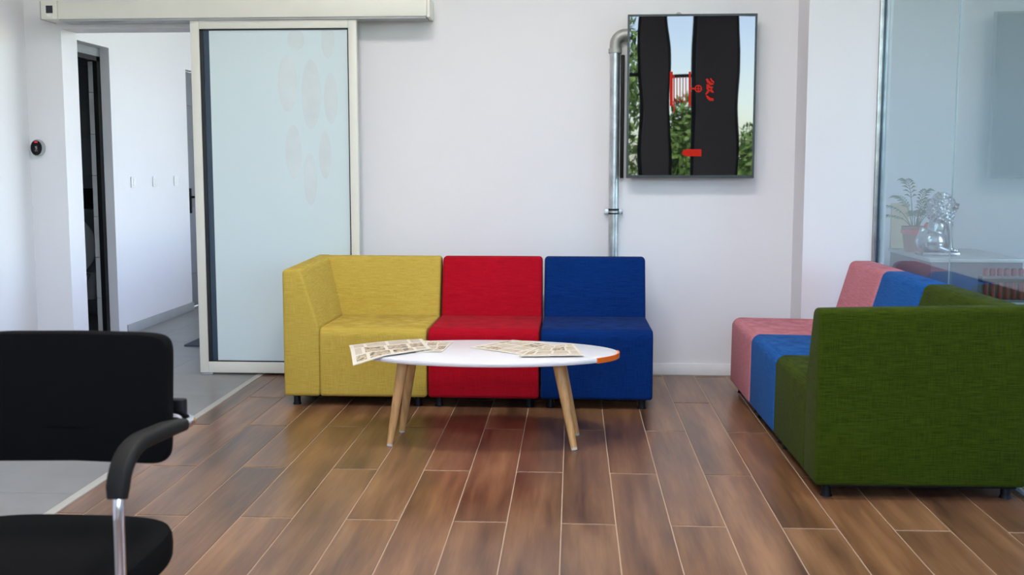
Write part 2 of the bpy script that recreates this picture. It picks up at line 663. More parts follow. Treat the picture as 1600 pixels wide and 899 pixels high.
k = -10
while X0P + k * PW < XG:
    a, b = max(XS1, X0P + k * PW), min(XG, X0P + (k + 1) * PW)
    if b - a > 0.02:
        yj = (Y_B if k % 2 else Y_A) - 6 * PL
        while yj < WB:
            c, d = max(YR, yj), min(WB, yj + PL)
            if d - c > 0.03:
                share('floor_plank', piece(b - a - GAP, d - c - 0.010, M['plank']), floor, ((a + b) / 2, (c + d) / 2, 0))
            yj += PL
    k += 1
TS = 0.6
for i in range(3):
    for j in range(24):
        y1 = WB - 0.16 - j * TS + 4.2 * 1
        y0 = y1 - TS
        x1 = XS0 - 0.001 - i * TS
        x0 = max(x1 - TS, XL)
        if y1 > WB + 0.01 and y0 < WB + 0.0:
            pass
        if y0 < YR:
            y0 = YR
        if y1 - y0 < 0.03 or x1 - x0 < 0.03:
            continue
        share('floor_tile', piece(x1 - x0 - 0.002, y1 - y0 - 0.002, M['tile'], 0.0006), floor, ((x0 + x1) / 2, (y0 + y1) / 2, 0))
for j in range(8):     # corridor tiles to the right of the doorway
    y1 = WB + 4.04 - j * TS
    for i in range(2):
        x0 = XS0 + i * TS
        if y1 - TS > YB2 - 0.4:
            share('floor_tile', piece(TS - 0.002, TS - 0.002, M['tile'], 0.0006), floor, (x0 + TS / 2, y1 - TS / 2, 0))

# skirting ---------------------------------------------------------
struct(MB().rbox((-1.30, WB - 0.012, 0), (1.355, WB - 0.0005, 0.074), 0.002).build('baseboard_back', M['trim']))
struct(MB().rbox((1.343, 6.188, 0), (1.755, 6.1995, 0.074), 0.002).build('baseboard_pillar', M['trim']))
struct(MB().rbox((XL + 0.0005, 0.2, 0), (XL + 0.012, WB - 0.002, 0.074), 0.002).build('baseboard_left', M['trim']))
struct(MB().rbox((XL + 0.0005, WY1 + 0.14, 0), (XL + 0.012, RY0 + 0.01, 0.075), 0.002).build('baseboard_corridor', M['skirt']))

# windows (behind the camera, in the office and in the corridor) ---
wi = [2]


def window(x0, x1, z0, z1, yv, axis='y', mull=(), trans=()):
    o = setting('window_%d' % wi[0])
    wi[0] += 1

    def bx(m, u0, u1, q0, q1, d0, d1):
        if axis == 'y':
            m.box((u0, yv + d0, q0), (u1, yv + d1, q1))
        else:
            m.box((yv + d0, u0, q0), (yv + d1, u1, q1))
    f = MB()
    t = 0.05
    bx(f, x0, x0 + t, z0, z1, -0.03, 0.03)
    bx(f, x1 - t, x1, z0, z1, -0.03, 0.03)
    bx(f, x0, x1, z0, z0 + t, -0.03, 0.03)
    bx(f, x0, x1, z1 - t, z1, -0.03, 0.03)
    f.build('window_frame', M['darkframe'], o, smooth=False)
    for u in mull:
        m = MB()
        bx(m, u - 0.025, u + 0.025, z0 + t, z1 - t, -0.03, 0.03)
        m.build('mullion', M['darkframe'], o, smooth=False)
    for q in trans:
        m = MB()
        bx(m, x0 + t, x1 - t, q - 0.025, q + 0.025, -0.025, 0.025)
        m.build('transom', M['darkframe'], o, smooth=False)
    g = MB()
    bx(g, x0 + t, x1 - t, z0 + t, z1 - t, -0.003, 0.003)
    g.build('pane', M['winglass'], o, smooth=False)


window(-1.7, 1.0, 0.95, 3.55, YR - 0.1, 'y', (-0.4,), (2.62,))
window(1.35, 1.75, 0.95, 3.55, YR - 0.1, 'y', (), (2.62,))
window(2.33, 2.95, 0.95, 3.55, YR - 0.1, 'y', (), ())
window(7.25, 10.45, 0.8, 3.0, CXR + 0.1, 'x', (8.85,), ())
window(3.2, 5.2, 0.8, 3.0, 5.1, 'x', (4.2,), ())

# glass partition --------------------------------------------------
gp = setting('window_1')
MB().box((XG, 5.033, 0.012), (XG + 0.010, 6.192, ZT)).build('pane', M['glass'], gp, smooth=False)
MB().box((XG, 2.6, 0.012), (XG + 0.010, 5.029, ZT)).build('pane', M['glass'], gp, smooth=False)
MB().box((XG + 0.002, 5.0295, 0.012), (XG + 0.008, 5.0325, ZT)).build('joint_seal', M['skirt'], gp, smooth=False)
MB().rbox((1.757, 6.192, 0), (XG + 0.018, 6.214, ZT), 0.002).build('edge_channel', M['galv'], gp)
MB().rbox((XG - 0.008, 6.180, 0.01), (XG + 0.002, 6.1915, ZT), 0.001).build('edge_seal', M['slate'], gp)
MB().box((XG - 0.006, 2.6, 0.0), (XG + 0.018, 6.18, 0.012)).build('floor_channel', M['galv'], gp, smooth=False)

# washroom seen through the first opening --------------------------
wc = wall('wall_washroom', [((-5.2, YB2, 0), (XC2 - 0.08, YB2 + 0.1, ZT)), ((-5.2, YB2 + 0.1, 0), (-5.1, 9.0, ZT)), ((-5.2, 8.85, 0), (XC2 - 0.08, 9.0, ZT)),
                            ((XC2 - 0.08, YB2, 0), (XC2, WY0, ZT)), ((XC2 - 0.08, WY0, 2.125), (XC2, WY1, ZT)),
                            ((XC2 - 0.08, WY1 + 0.02, 0), (XC2, 9.0, ZT))], M['darktile'])
fr = struct(MB().box((XC2 - 0.036, WY1 - 0.05, 0), (XC2 - 0.002, WY1 + 0.02, 2.125)).box((XC2 - 0.08, WY0, 2.09), (XC2 - 0.002, WY1, 2.125))
            .build('trim_1', M['plastic'], smooth=False))
jt = setting('trim_2')
for i in range(7):
    MB().rbox((XC2 - 0.079, WY1 - 0.035, 0.002 + i * 0.31), (XC2 - 0.037, WY1 + 0.0, min(2.088, 0.308 + i * 0.31)), 0.001, 1).build('wall_tile', M['palejamb'], jt)
for i in range(8):
    for j in range(3):
        x0 = -4.90 + j * 0.45
        MB().rbox((x0 + 0.003, 8.838, 0.003 + i * 0.31), (min(x0 + 0.447, -3.63), 8.85, 0.307 + i * 0.31), 0.0015, 1).build('wall_tile', M['darktile'], wc)

# closed grey door in the second opening, grooved into panels
d2 = setting('door_2')
MB().box((-3.560, RY0, 0.005), (-3.546, RY1, 2.175)).build('door_core', M['doorleaf'], d2, smooth=False)
for i in range(7):
    MB().rbox((-3.546, RY0 + 0.002, 0.01 + i * 0.3093), (-3.530, RY1 - 0.002, 0.3145 + i * 0.3093), 0.0015, 1).build('door_panel', M['doorleaf'], d2)
hd = MB().rbox((-3.530, 9.375, 0.88), (-3.518, 9.415, 1.11), 0.003).build('handle_plate', M['plastic'], d2)
MB().tube([(-3.52, 9.395, 1.03), (-3.47, 9.395, 1.03), (-3.462, 9.41, 1.03), (-3.462, 9.52, 1.03)], 0.010, 10).build('lever', M['plastic'], hd)

# ------------------------------------------------------------------ ceiling lamps
LAMP = emit_mat('lamp_diffuser', (1.0, 0.955, 0.92, 1), LAMP_STRENGTH)
k = 0
for j, y in enumerate((1.2, 3.9)):
    for i, x in enumerate((-1.0, 0.2)):
        t = thing('ceiling_lamp', 'square ceiling lamp, %s one of the %s pair' % (('left', 'right')[i], ('rear', 'front')[j]), 'lamp', (x, y, CEIL - 0.05), 0, 'square ceiling lamps')
        f = MB()
        for a_, b_ in (((-0.31, -0.31, 0), (-0.29, 0.31, 0.05)), ((0.29, -0.31, 0), (0.31, 0.31, 0.05)), ((-0.29, -0.31, 0), (0.29, -0.29, 0.05)), ((-0.29, 0.29, 0), (0.29, 0.31, 0.05))):
            f.box(a_, b_)
        f.build('frame', M['trim'], t, smooth=False)
        MB().box((-0.29, -0.29, 0.01), (0.29, 0.29, 0.03)).build('diffuser', LAMP, t, smooth=False)

# ------------------------------------------------------------------ sliding door
door = setting('door_1')
DY0, DY1 = 6.325, 6.365
dx0, dx1, dz0, dz1 = -2.345, -1.318, 0.012, 2.24
f_ = 0.055
MB().rbox((dx0, DY0, dz0), (dx0 + f_, DY1, dz1), 0.003).build('stile', M['cream'], door)
MB().rbox((dx1 - 0.05, DY0, dz0), (dx1, DY1, dz1), 0.003).build('stile', M['cream'], door)
MB().rbox((dx0 + f_, DY0, dz0), (dx1 - 0.05, DY1, dz0 + 0.07), 0.003).build('rail', M['cream'], door, label='bottom rail with chipped lower edge')
MB().rbox((dx0 + f_, DY0, 2.143), (dx1 - 0.05, DY1, dz1), 0.003).build('rail', M['cream'], door)
g0, g1 = dx0 + f_, dx1 - 0.05
gk = MB()
gk.box((g0, DY0 + 0.006, dz0 + 0.07), (g0 + 0.022, DY1 - 0.004, 2.143))
gk.box((g1 - 0.007, DY0 + 0.006, dz0 + 0.07), (g1, DY1 - 0.004, 2.143))
gk.box((g0, DY0 + 0.006, dz0 + 0.07), (g1, DY1 - 0.004, dz0 + 0.077))
gk.box((g0, DY0 + 0.006, 2.134), (g1, DY1 - 0.004, 2.143))
gk.build('gasket', M['gasket'], door, smooth=False)
MB().box((g0 + 0.022, DY0 + 0.016, dz0 + 0.077), (g0 + 0.058, DY1 - 0.010, 2.134)).build('seal_strip', M['slate'], door, smooth=False, label='blue-black vertical seal strip')
pane = MB().box((g0 + 0.058, DY0 + 0.014, dz0 + 0.077), (g1 - 0.007, DY1 - 0.010, 2.134)).build('pane', M['frost'], door, smooth=False, label='pale teal frosted glass')


def px_wall(px, py, Y):
    """pixel of the photo -> point on the vertical plane at depth Y"""
    ca, sa, cp, sp = math.cos(yaw), math.sin(yaw), math.cos(pitch), math.sin(pitch)
    F = Vector((-sa * cp, ca * cp, -sp))
    R = Vector((ca, sa, 0))
    U = R.cross(F)
    d = F * FPX + R * (px - PPX) - U * (py - PPY)
    return Vector((0, 0, CAM_H)) + d * (Y / d.y)


for (cx_, cy_, rw, rh) in [(449, 131, 14, 44), (486, 148, 14, 55), (517, 154, 10, 40), (459, 238, 12, 43), (485, 280, 10, 41), (508, 242, 9, 38), (462, 62, 13, 17), (512, 62, 10, 30)]:  # oval reflections in the pane, put in as flat tinted shapes
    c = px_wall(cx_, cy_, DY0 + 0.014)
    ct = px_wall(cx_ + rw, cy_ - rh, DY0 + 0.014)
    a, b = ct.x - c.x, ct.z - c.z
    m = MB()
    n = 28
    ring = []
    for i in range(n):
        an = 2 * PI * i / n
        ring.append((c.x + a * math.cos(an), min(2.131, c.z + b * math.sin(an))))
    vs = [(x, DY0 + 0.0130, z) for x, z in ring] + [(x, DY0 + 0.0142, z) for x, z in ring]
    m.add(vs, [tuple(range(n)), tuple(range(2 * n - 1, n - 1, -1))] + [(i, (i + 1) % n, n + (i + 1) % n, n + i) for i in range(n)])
    m.build('oval_reflection', M['reflection_tint'], pane, smooth=False)
MB().rbox((dx0 + 0.01, DY0 - 0.012, 0.0), (dx0 + 0.085, DY1, 0.011), 0.002).build('floor_guide', M['galv'], door)

# header box of the door drive
hb = thing('sliding_door_header', 'long cream metal header box above the sliding door', 'door header', (-2.0, 6.30, 2.205))
MB().rbox((-1.16, 0, 0), (1.115, 0.189, 0.107), 0.004).build('cover', M['cream'], hb)
MB().rbox((-1.155, 0.008, -0.012), (1.11, 0.15, 0.0), 0.002).build('lower_track', M['skirt'], hb)
MB().rbox((1.1155, -0.002, -0.006), (1.135, 0.189, 0.112), 0.003).build('end_cap', M['cream'], hb)
ec = MB().rbox((-1.262, -0.004, 0.0), (-1.1605, 0.189, 0.112), 0.003).build('control_cap', M['cream'], hb)
MB().rbox((-1.229, -0.0065, 0.036), (-1.187, -0.003, 0.082), 0.001).build('display', M['lcd'], ec)
MB().rbox((-1.225, -0.0062, 0.014), (-1.192, -0.003, 0.030), 0.001).build('button_row', M['trim'], ec)
MB().rbox((-1.270, -0.001, -0.002), (-1.2625, 0.189, 0.110), 0.002).build('side_plate', M['skirt'], hb)

# round access reader on the left
ar = thing('access_reader', 'round black touch reader with white rim beside the doorway', 'access reader', (-3.415, WB - 0.001, 1.425))


def disc(m, cx_, cz_, rx, rz_, y0, y1, n=32):
    vs = [(cx_ + rx * math.cos(2 * PI * i / n), y, cz_ + rz_ * math.sin(2 * PI * i / n)) for y in (y0, y1) for i in range(n)]
    return m.add(vs, [tuple(range(n)), tuple(range(2 * n - 1, n - 1, -1))] + [(i, (i + 1) % n, n + (i + 1) % n, n + i) for i in range(n)])


disc(MB(), 0, 0, 0.044, 0.054, -0.022, 0).build('rim', M['skirt'], ar)
fc = disc(MB(), -0.004, 0.0, 0.036, 0.047, -0.026, -0.022).build('face', M['plastic'], ar)
MB().box((-0.014, -0.0275, 0.033), (0.006, -0.026, 0.041)).build('status_light', M['redled'], fc, smooth=False, label='small red light')
MB().box((-0.010, -0.0268, 0.0), (0.002, -0.026, 0.003)).box((-0.001, -0.0268, -0.008), (0.002, -0.026, 0.0)).box((-0.010, -0.0268, -0.010), (0.002, -0.026, -0.007)).box((-0.010, -0.0268, 0.0), (-0.007, -0.026, 0.009)).box((-0.010, -0.0268, 0.007), (0.002, -0.026, 0.010)).box((-0.014, -0.0268, -0.020), (0.006, -0.026, -0.0175)).build('display_glyph', M['glyph'], fc, smooth=False)

# switches in the corridor
for i, (y, lb) in enumerate([(8.03, 'white light switch in the corridor, nearest to the washroom opening'), (8.455, 'white light switch in the corridor, middle one of three'),
                             (8.915, 'white light switch in the corridor, nearest to the far door')]):
    s = thing('light_switch', lb, 'light switch', (XL + 0.0005, y, 1.185), 0, 'corridor light switches')
    MB().rbox((0, -0.042, -0.042), (0.010, 0.042, 0.042), 0.003).build('plate', M['trim'], s)
    MB().rbox((0.010, -0.018, -0.028), (0.015, 0.024, 0.028), 0.002).build('rocker', M['trim'], s)

# doormat
tag(MB().rbox((-2.83, 7.32, 0), (-2.2, 7.78, 0.012), 0.003).build('doormat', M['mat']), 'dark grey doormat on the corridor floor behind the glass door', 'doormat')

# toilet with its lid up, flush plate
to = thing('toilet', 'white toilet with raised lid in the dark washroom', 'toilet', (-4.33, 8.64, 0))
m = MB()
m.lathe([(0.10, 0), (0.11, 0.05), (0.105, 0.2), (0.16, 0.32), (0.185, 0.38), (0.17, 0.385)], 24)
for i, v in enumerate(m.v):
    m.v[i] = Vector((v.x, v.y * 1.25 - 0.05, v.z))
m.build('bowl', M['ceramic'], to)
m = MB()
disc(m, 0, 0.62, 0.18, 0.235, 0.130, 0.150).build('lid', M['ceramic'], to)
MB().rbox((-0.17, 0.10, 0.15), (0.17, 0.19, 0.39), 0.02, 3).build('mount', M['ceramic'], to)
tag(MB().rbox((-4.42, 8.826, 0.94), (-4.17, 8.8375, 1.12), 0.003).build('flush_plate', M['plastic']), 'black rectangular flush plate on the washroom wall tiles above the toilet', 'flush plate')


# ------------------------------------------------------------------ sofas
def arc(cx_, cz_, r, a0, a1, n=6):
    return [(cx_ + r * math.cos(a0 + (a1 - a0) * i / n), cz_ + r * math.sin(a0 + (a1 - a0) * i / n)) for i in range(n + 1)]


def round_poly(pts, rs, n=6):
    """round the corners of a CCW polygon"""
    out = []
    N = len(pts)
    for i in range(N):
        p0, p, p1 = Vector(pts[i - 1]), Vector(pts[i]), Vector(pts[(i + 1) % N])
        d0, d1 = (p0 - p).normalized(), (p1 - p).normalized()
        ang = d0.angle(d1)
        r = rs[i]
        t = r / math.tan(ang / 2)
        c = p + (d0 + d1).normalized() * (r / math.sin(ang / 2))
        a, b = p + d0 * t - c, p + d1 * t - c
        a0 = math.atan2(a.y, a.x)
        a1 = math.atan2(b.y, b.x)
        da = (a1 - a0 + PI) % (2 * PI) - PI
        for k_ in range(n + 1):
            an = a0 + da * k_ / n
            out.append((c.x + r * math.cos(an), c.y + r * math.sin(an)))
    return out


SH, SB = 0.435, 0.055        # seat height, underside
SEATD = 0.575


def sofa(name, label, cat, mat, width, loc, rz, arm=None, group=None, top=0.768, SD=0.79):
    t = thing(name, label, cat, loc, rz, group)
    AW = 0.195
    s0, s1 = 0.002, width - 0.002
    if arm == 'left':
        s0 = AW
    if arm == 'right':
        s1 = width - AW
    prof = round_poly([(0, SB), (SEATD + 0.06, SB), (SEATD + 0.06, SH - 0.01), (0.004, SH)], [0.02, 0.02, 0.03, 0.05])
    seat = MB().prism(prof, s0, s1, 0.016, 'x')
    seat.build('seat', mat, t)
    bprof = round_poly([(SEATD - 0.02, SB + 0.005), (SD, SB), (SD, top), (0.672, top), (SEATD, SH - 0.006)], [0.02, 0.02, 0.045, 0.04, 0.05])
    b0, b1 = (0.004, width - 0.004)
    if arm == 'left':
        b0 = 0.03
    if arm == 'right':
        b1 = width - 0.03
    MB().prism(bprof, b0, b1, 0.020, 'x').build('backrest', mat, t)
    if arm:
        ap = round_poly([(0, SB), (AW, SB), (AW + 0.002, SH), (0.100, 0.752), (0.0, 0.752)], [0.015, 0.015, 0.06, 0.04, 0.025])
        if arm == 'right':
            ap = [(width - x, z) for x, z in reversed(ap)]
        m = MB().prism(ap, 0.0, SD - 0.004, 0.016, 'y')
        for i, v in enumerate(m.v):           # the arm rises a little towards the back
            if v.z > SH:
                m.v[i] = Vector((v.x, v.y, SH + (v.z - SH) * (1 + 0.055 * v.y / SD)))
        m.build('armrest', mat, t)
    MB().box((0.03, 0.06, SB - 0.012), (width - 0.03, SD - 0.03, SB + 0.01)).build('base_board', M['plastic'], t, smooth=False)
    for fx in (0.055, width - 0.055):
        for fy in (0.06, SD - 0.06):
            MB().lathe([(0.018, 0.006), (0.024, 0.006), (0.024, 0), (0.024, 0.0), (0.019, 0.012), (0.018, SB + 0.002)][3:], 16, (fx, fy, 0)).build('foot', M['plastic'], t)
    return t


SY = 5.495
GA = 'sofa modules along the back wall'
sofa('corner_sofa_module', 'yellow corner sofa module with left armrest, against the back wall', 'sofa', M['yellow'], 0.785, (-1.572, SY, 0), 0, 'left', GA)
sofa('sofa_module', 'bright red armless sofa module between the yellow and navy ones', 'sofa', M['red'], 0.605, (-0.783, SY, 0), 0, None, GA)
sofa('sofa_module', 'navy blue armless sofa module at the right end of the back row', 'sofa', M['blue'], 0.605, (-0.172, SY, 0), 0, None, GA)
GB = 'sofa modules along the glass partition'
RZ = -PI / 2 + math.radians(0.9)
o = Vector((0.922, 6.045, 0))
dirx = Vector((math.cos(RZ), math.sin(RZ), 0))
sofa('sofa_module', 'dusty pink armless sofa module nearest to the wall pillar', 'sofa', M['pink'], 0.60, o, RZ, None, GB, 0.768, 0.82)
sofa('sofa_module', 'cobalt blue armless sofa module between the pink and olive green ones', 'sofa', M['cobalt'], 0.60, o + dirx * 0.606, RZ, None, GB, 0.768, 0.82)
sofa('corner_sofa_module', 'large olive green corner sofa module with its armrest towards the viewer', 'sofa', M['green'], 0.80, o + dirx * 1.212, RZ, 'right', GB, 0.768, 0.82)

# ------------------------------------------------------------------ coffee table
TZ = 0.43
tc = Vector((-0.405, 4.87, 0))
ta, tb = 0.625, 0.315
tb_ = thing('coffee_table', 'oval white coffee table on four splayed beech legs', 'table', tc)
m = MB()
n = 96
rings = [(0.985, TZ - 0.022), (0.995, TZ - 0.020), (1.0, TZ - 0.015), (1.0, TZ - 0.004), (0.997, TZ - 0.001), (0.990, TZ)]
vs = [(ta * s * math.cos(2 * PI * i / n), tb * (1 - (1 - s) * 2) * math.sin(2 * PI * i / n), z) for s, z in rings for i in range(n)]
fs = [(r * n + i, r * n + (i + 1) % n, (r + 1) * n + (i + 1) % n, (r + 1) * n + i) for r in range(5) for i in range(n)]
fs += [tuple(range(n))[::-1], tuple(range(5 * n, 6 * n))]
top = m.add(vs, fs).build('table_top', M['tabletop'], tb_)
# orange tape around the right tip
m = MB()
a0, a1, nn = math.radians(-34), math.radians(8), 18
sec = [(1.000, TZ - 0.0235), (1.006, TZ - 0.0225), (1.006, TZ + 0.0012), (0.994, TZ + 0.0012), (0.994, TZ + 0.0002), (1.0, TZ - 0.002)]
vs = []
for i in range(nn + 1):
    an = a0 + (a1 - a0) * i / nn
    for s, z in sec:
        vs.append((ta * math.cos(an) * s, tb * math.sin(an) * (s + (s - 1)), z))
ns = len(sec)
fs = [(i * ns + k, i * ns + (k + 1) % ns, (i + 1) * ns + (k + 1) % ns, (i + 1) * ns + k) for i in range(nn) for k in range(ns)]
fs += [tuple(range(ns)), tuple(range(nn * ns, (nn + 1) * ns))[::-1]]
m.add(vs, fs).build('edge_tape', M['orange'], top, label='orange edge tape on the right tip')
for (fx, fy), (ux, uy) in zip([(-0.853, 4.712), (-0.838, 4.975), (0.012, 4.697), (0.024, 4.965)], [(-0.792, 4.775), (-0.772, 4.93), (-0.070, 4.775), (-0.065, 4.93)]):
    p0, p1 = Vector((fx, fy, 0)) - tc, Vector((ux, uy, TZ - 0.020)) - tc
    q = p0.lerp(p1, 0.028)
    lg = MB().tube([q, p0.lerp(p1, 0.5), p1], [0.0150, 0.0215, 0.027], 20).build('leg', M['beech'], tb_)
    MB().tube([p0 + Vector((0, 0, 0.0)), q], [0.0140, 0.0150], 20).build('leg_tip', M['tip'], lg)


# newspapers
def sheet(name, label, corners, z0, th, mat, drop=None, nu=16, nv=10):
    A, B, C, D = [Vector((x, y, 0)) for x, y in corners]     # u along A->B, v along A->D
    vs, uvs = [], []
    for side in (1, 0):
        for j in range(nv + 1):
            for i in range(nu + 1):
                u, v = i / nu, j / nv
                p = (A * (1 - u) + B * u) * (1 - v) + (D * (1 - u) + C * u) * v
                z = z0 + (th if side else 0) + 0.0012 * (1 + math.sin(5 * u + 7 * v + z0 * 900))
                if drop:
                    z += drop(p, u, v)
                vs.append((p.x, p.y, z))
                uvs.append((u, v))
    W = nu + 1
    O = W * (nv + 1)
    fs = []
    for j in range(nv):
        for i in range(nu):
            a = j * W + i
            fs.append((a, a + 1, a + W + 1, a + W))
            fs.append((O + a, O + a + W, O + a + W + 1, O + a + 1))
    edge = [i for i in range(W)] + [j * W + nu for j in range(1, nv + 1)] + [nv * W + i for i in range(nu - 1, -1, -1)] + [j * W for j in range(nv - 1, 0, -1)]
    for i in range(len(edge)):
        a, b = edge[i], edge[(i + 1) % len(edge)]
        fs.append((a, O + a, O + b, b))
    m = MB().add(vs, fs)
    me = m.mesh(name, mat, False)
    ul = me.uv_layers.new(name='UVMap')
    for lp in me.loops:
        ul.data[lp.index].uv = uvs[lp.vertex_index]
    o = bpy.data.objects.new(name, me)
    COL.objects.link(o)
    return tag(o, label, 'newspaper', 'newspapers on the coffee table')


def droop(p, u, v):
    x, y = (p.x - tc.x) / ta, (p.y - tc.y) / tb
    e = max(0.0, math.hypot(x, y) - 0.97)
    return -0.065 * e


sheet('newspaper', 'newspaper lying partly under the one drooping over the left end of the table', [(-0.74, 4.80), (-0.615, 4.812), (-0.594, 5.084), (-0.80, 5.12)], TZ + 0.0006, 0.003, NEWS[1])
sheet('newspaper', 'newspaper drooping over the left end of the table', [(-0.985, 4.55), (-0.672, 4.845), (-0.765, 5.15), (-1.10, 5.00)], TZ + 0.0068, 0.004, NEWS[0], droop)
sheet('newspaper', 'newspaper lying flat at mid table, left of the one nearest the orange tape', [(-0.226, 4.750), (-0.055, 5.02), (-0.300, 5.165), (-0.493, 4.941)], TZ + 0.0006, 0.003, NEWS[2])
sheet('newspaper', 'newspaper lying nearest the orange taped tip of the table', [(-0.245, 4.690), (0.055, 4.715), (0.0, 5.03), (-0.17, 4.92)], TZ + 0.0068, 0.003, NEWS[3])

# ------------------------------------------------------------------ television
TX0, TX1, TZ0, TZ1, TY = 0.322, 1.092, 1.236, 2.216, 6.385
tv = thing('television', 'wall-mounted upright black television screen with silver-grey rim', 'television', ((TX0 + TX1) / 2, WB, TZ0))
W2, H = (TX1 - TX0) / 2, TZ1 - TZ0
yo = TY - WB
MB().rbox((-W2 + 0.01, yo + 0.02, 0.01), (W2 - 0.01, yo + 0.06, H - 0.01), 0.006).build('body', M['plastic'], tv)
bz = MB()
t_ = 0.012
bz.box((-W2, yo, 0), (-W2 + t_, yo + 0.03, H)).box((W2 - t_, yo, 0), (W2, yo + 0.03, H)).box((-W2 + t_, yo, H - t_), (W2 - t_, yo + 0.03, H)).box((-W2 + t_, yo, 0), (W2 - t_, yo + 0.03, 0.018))
bz.build('bezel', M['bezel'], tv, smooth=False)
scr = MB().box((-W2 + t_, yo + 0.004, 0.018), (W2 - t_, yo + 0.02, H - t_)).build('screen', M['screen'], tv, smooth=False)
MB().rbox((-0.25, yo + 0.06, 0.25), (0.25, -0.0005, 0.75), 0.004).build('wall_mount', M['plastic'], tv)
disc(MB(), -0.075, H + 0.0, 0.02, 0.022, -0.03, -0.001).build('mount_cap', M['skirt'], tv)


def tvp(cx_, cy_):         # zoomed-crop coordinates -> local point on the screen
    px, py = 960 + 0.3113 * cx_, 10 + 0.3113 * cy_
    p = px_wall(px, py, TY + 0.003)
    return p.x - (TX0 + TX1) / 2, p.z - TZ0


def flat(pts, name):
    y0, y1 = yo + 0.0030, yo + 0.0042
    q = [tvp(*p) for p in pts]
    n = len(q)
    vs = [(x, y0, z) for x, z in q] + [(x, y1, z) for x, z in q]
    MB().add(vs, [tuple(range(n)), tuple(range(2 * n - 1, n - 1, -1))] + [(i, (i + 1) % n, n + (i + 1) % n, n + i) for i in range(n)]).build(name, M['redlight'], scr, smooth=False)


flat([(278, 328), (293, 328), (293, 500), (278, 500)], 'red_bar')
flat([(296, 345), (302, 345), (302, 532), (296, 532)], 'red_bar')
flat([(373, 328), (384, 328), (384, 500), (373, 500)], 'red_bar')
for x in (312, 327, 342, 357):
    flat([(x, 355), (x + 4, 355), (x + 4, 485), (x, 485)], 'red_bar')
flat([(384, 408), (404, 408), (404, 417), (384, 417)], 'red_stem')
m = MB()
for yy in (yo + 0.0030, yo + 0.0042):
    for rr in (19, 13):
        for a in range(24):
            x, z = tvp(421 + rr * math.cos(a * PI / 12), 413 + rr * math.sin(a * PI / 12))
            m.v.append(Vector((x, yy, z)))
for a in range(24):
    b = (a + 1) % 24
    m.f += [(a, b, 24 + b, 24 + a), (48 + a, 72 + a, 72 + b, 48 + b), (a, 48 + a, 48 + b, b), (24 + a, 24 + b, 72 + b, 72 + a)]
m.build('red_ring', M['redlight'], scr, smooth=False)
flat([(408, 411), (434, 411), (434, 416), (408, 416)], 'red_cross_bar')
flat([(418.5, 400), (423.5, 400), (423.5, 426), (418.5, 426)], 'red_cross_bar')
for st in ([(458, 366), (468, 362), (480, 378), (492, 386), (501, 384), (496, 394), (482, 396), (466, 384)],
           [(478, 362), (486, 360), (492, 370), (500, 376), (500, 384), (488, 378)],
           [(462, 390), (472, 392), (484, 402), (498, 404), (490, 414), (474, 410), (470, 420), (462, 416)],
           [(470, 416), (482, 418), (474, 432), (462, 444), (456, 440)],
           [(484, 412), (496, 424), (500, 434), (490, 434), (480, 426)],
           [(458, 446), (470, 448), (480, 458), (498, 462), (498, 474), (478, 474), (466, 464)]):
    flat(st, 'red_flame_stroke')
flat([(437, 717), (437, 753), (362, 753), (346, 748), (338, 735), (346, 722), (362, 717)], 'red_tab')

# ------------------------------------------------------------------ pipe with elbow and clamp
pp = thing('steel_pipe', 'galvanised steel pipe rising behind the sofa to the television', 'pipe', (0.250, 6.452, 0))
MB().tube([(0, 0, 0), (0, 0, 2.04)], 0.030, 24).build('pipe', M['galv'], pp)
el = []
for i in range(9):
    an = PI - PI / 2 * i / 8
    el.append((0.062 + 0.062 * math.cos(an), 0, 2.045 + 0.062 * math.sin(an)))
m = MB().tube([(0, 0, 2.005), (0, 0, 2.04)] + el[1:] + [(0.080, 0, 2.107)], 0.034, 24)
m.tube([(0, 0, 1.995), (0, 0, 2.02)], 0.041, 24).build('elbow', M['elbow'], pp)
cl = MB().tube([(0, 0, 1.035), (0, 0, 1.047)], 0.034, 24).build('clamp_band', M['plastic'], pp)
MB().tube([(0, 0, 1.013), (0, 0, 1.021)], 0.034, 24).build('clamp_band', M['plastic'], pp)
for a_, b_ in (((-0.056, -0.01, 1.014), (-0.030, 0.012, 1.044)), ((0.030, -0.01, 1.014), (0.056, 0.012, 1.044)), ((-0.02, 0.03, 1.016), (0.02, 0.0445, 1.042))):
    MB().rbox(a_, b_, 0.002).build('clamp_lug', M['galv'], cl)
tag(MB().rbox((0.287, 6.455, 1.235), (0.309, 6.4895, 1.985), 0.004).build('cable_duct', M['plastic']), 'narrow black cable strip between the pipe and the television', 'cable duct')


# ------------------------------------------------------------------ visitor chair in the left foreground
ch = thing('visitor_chair', 'black visitor chair with chrome tube frame and padded arms in the foreground', 'chair', (-1.19, 2.2, 0))


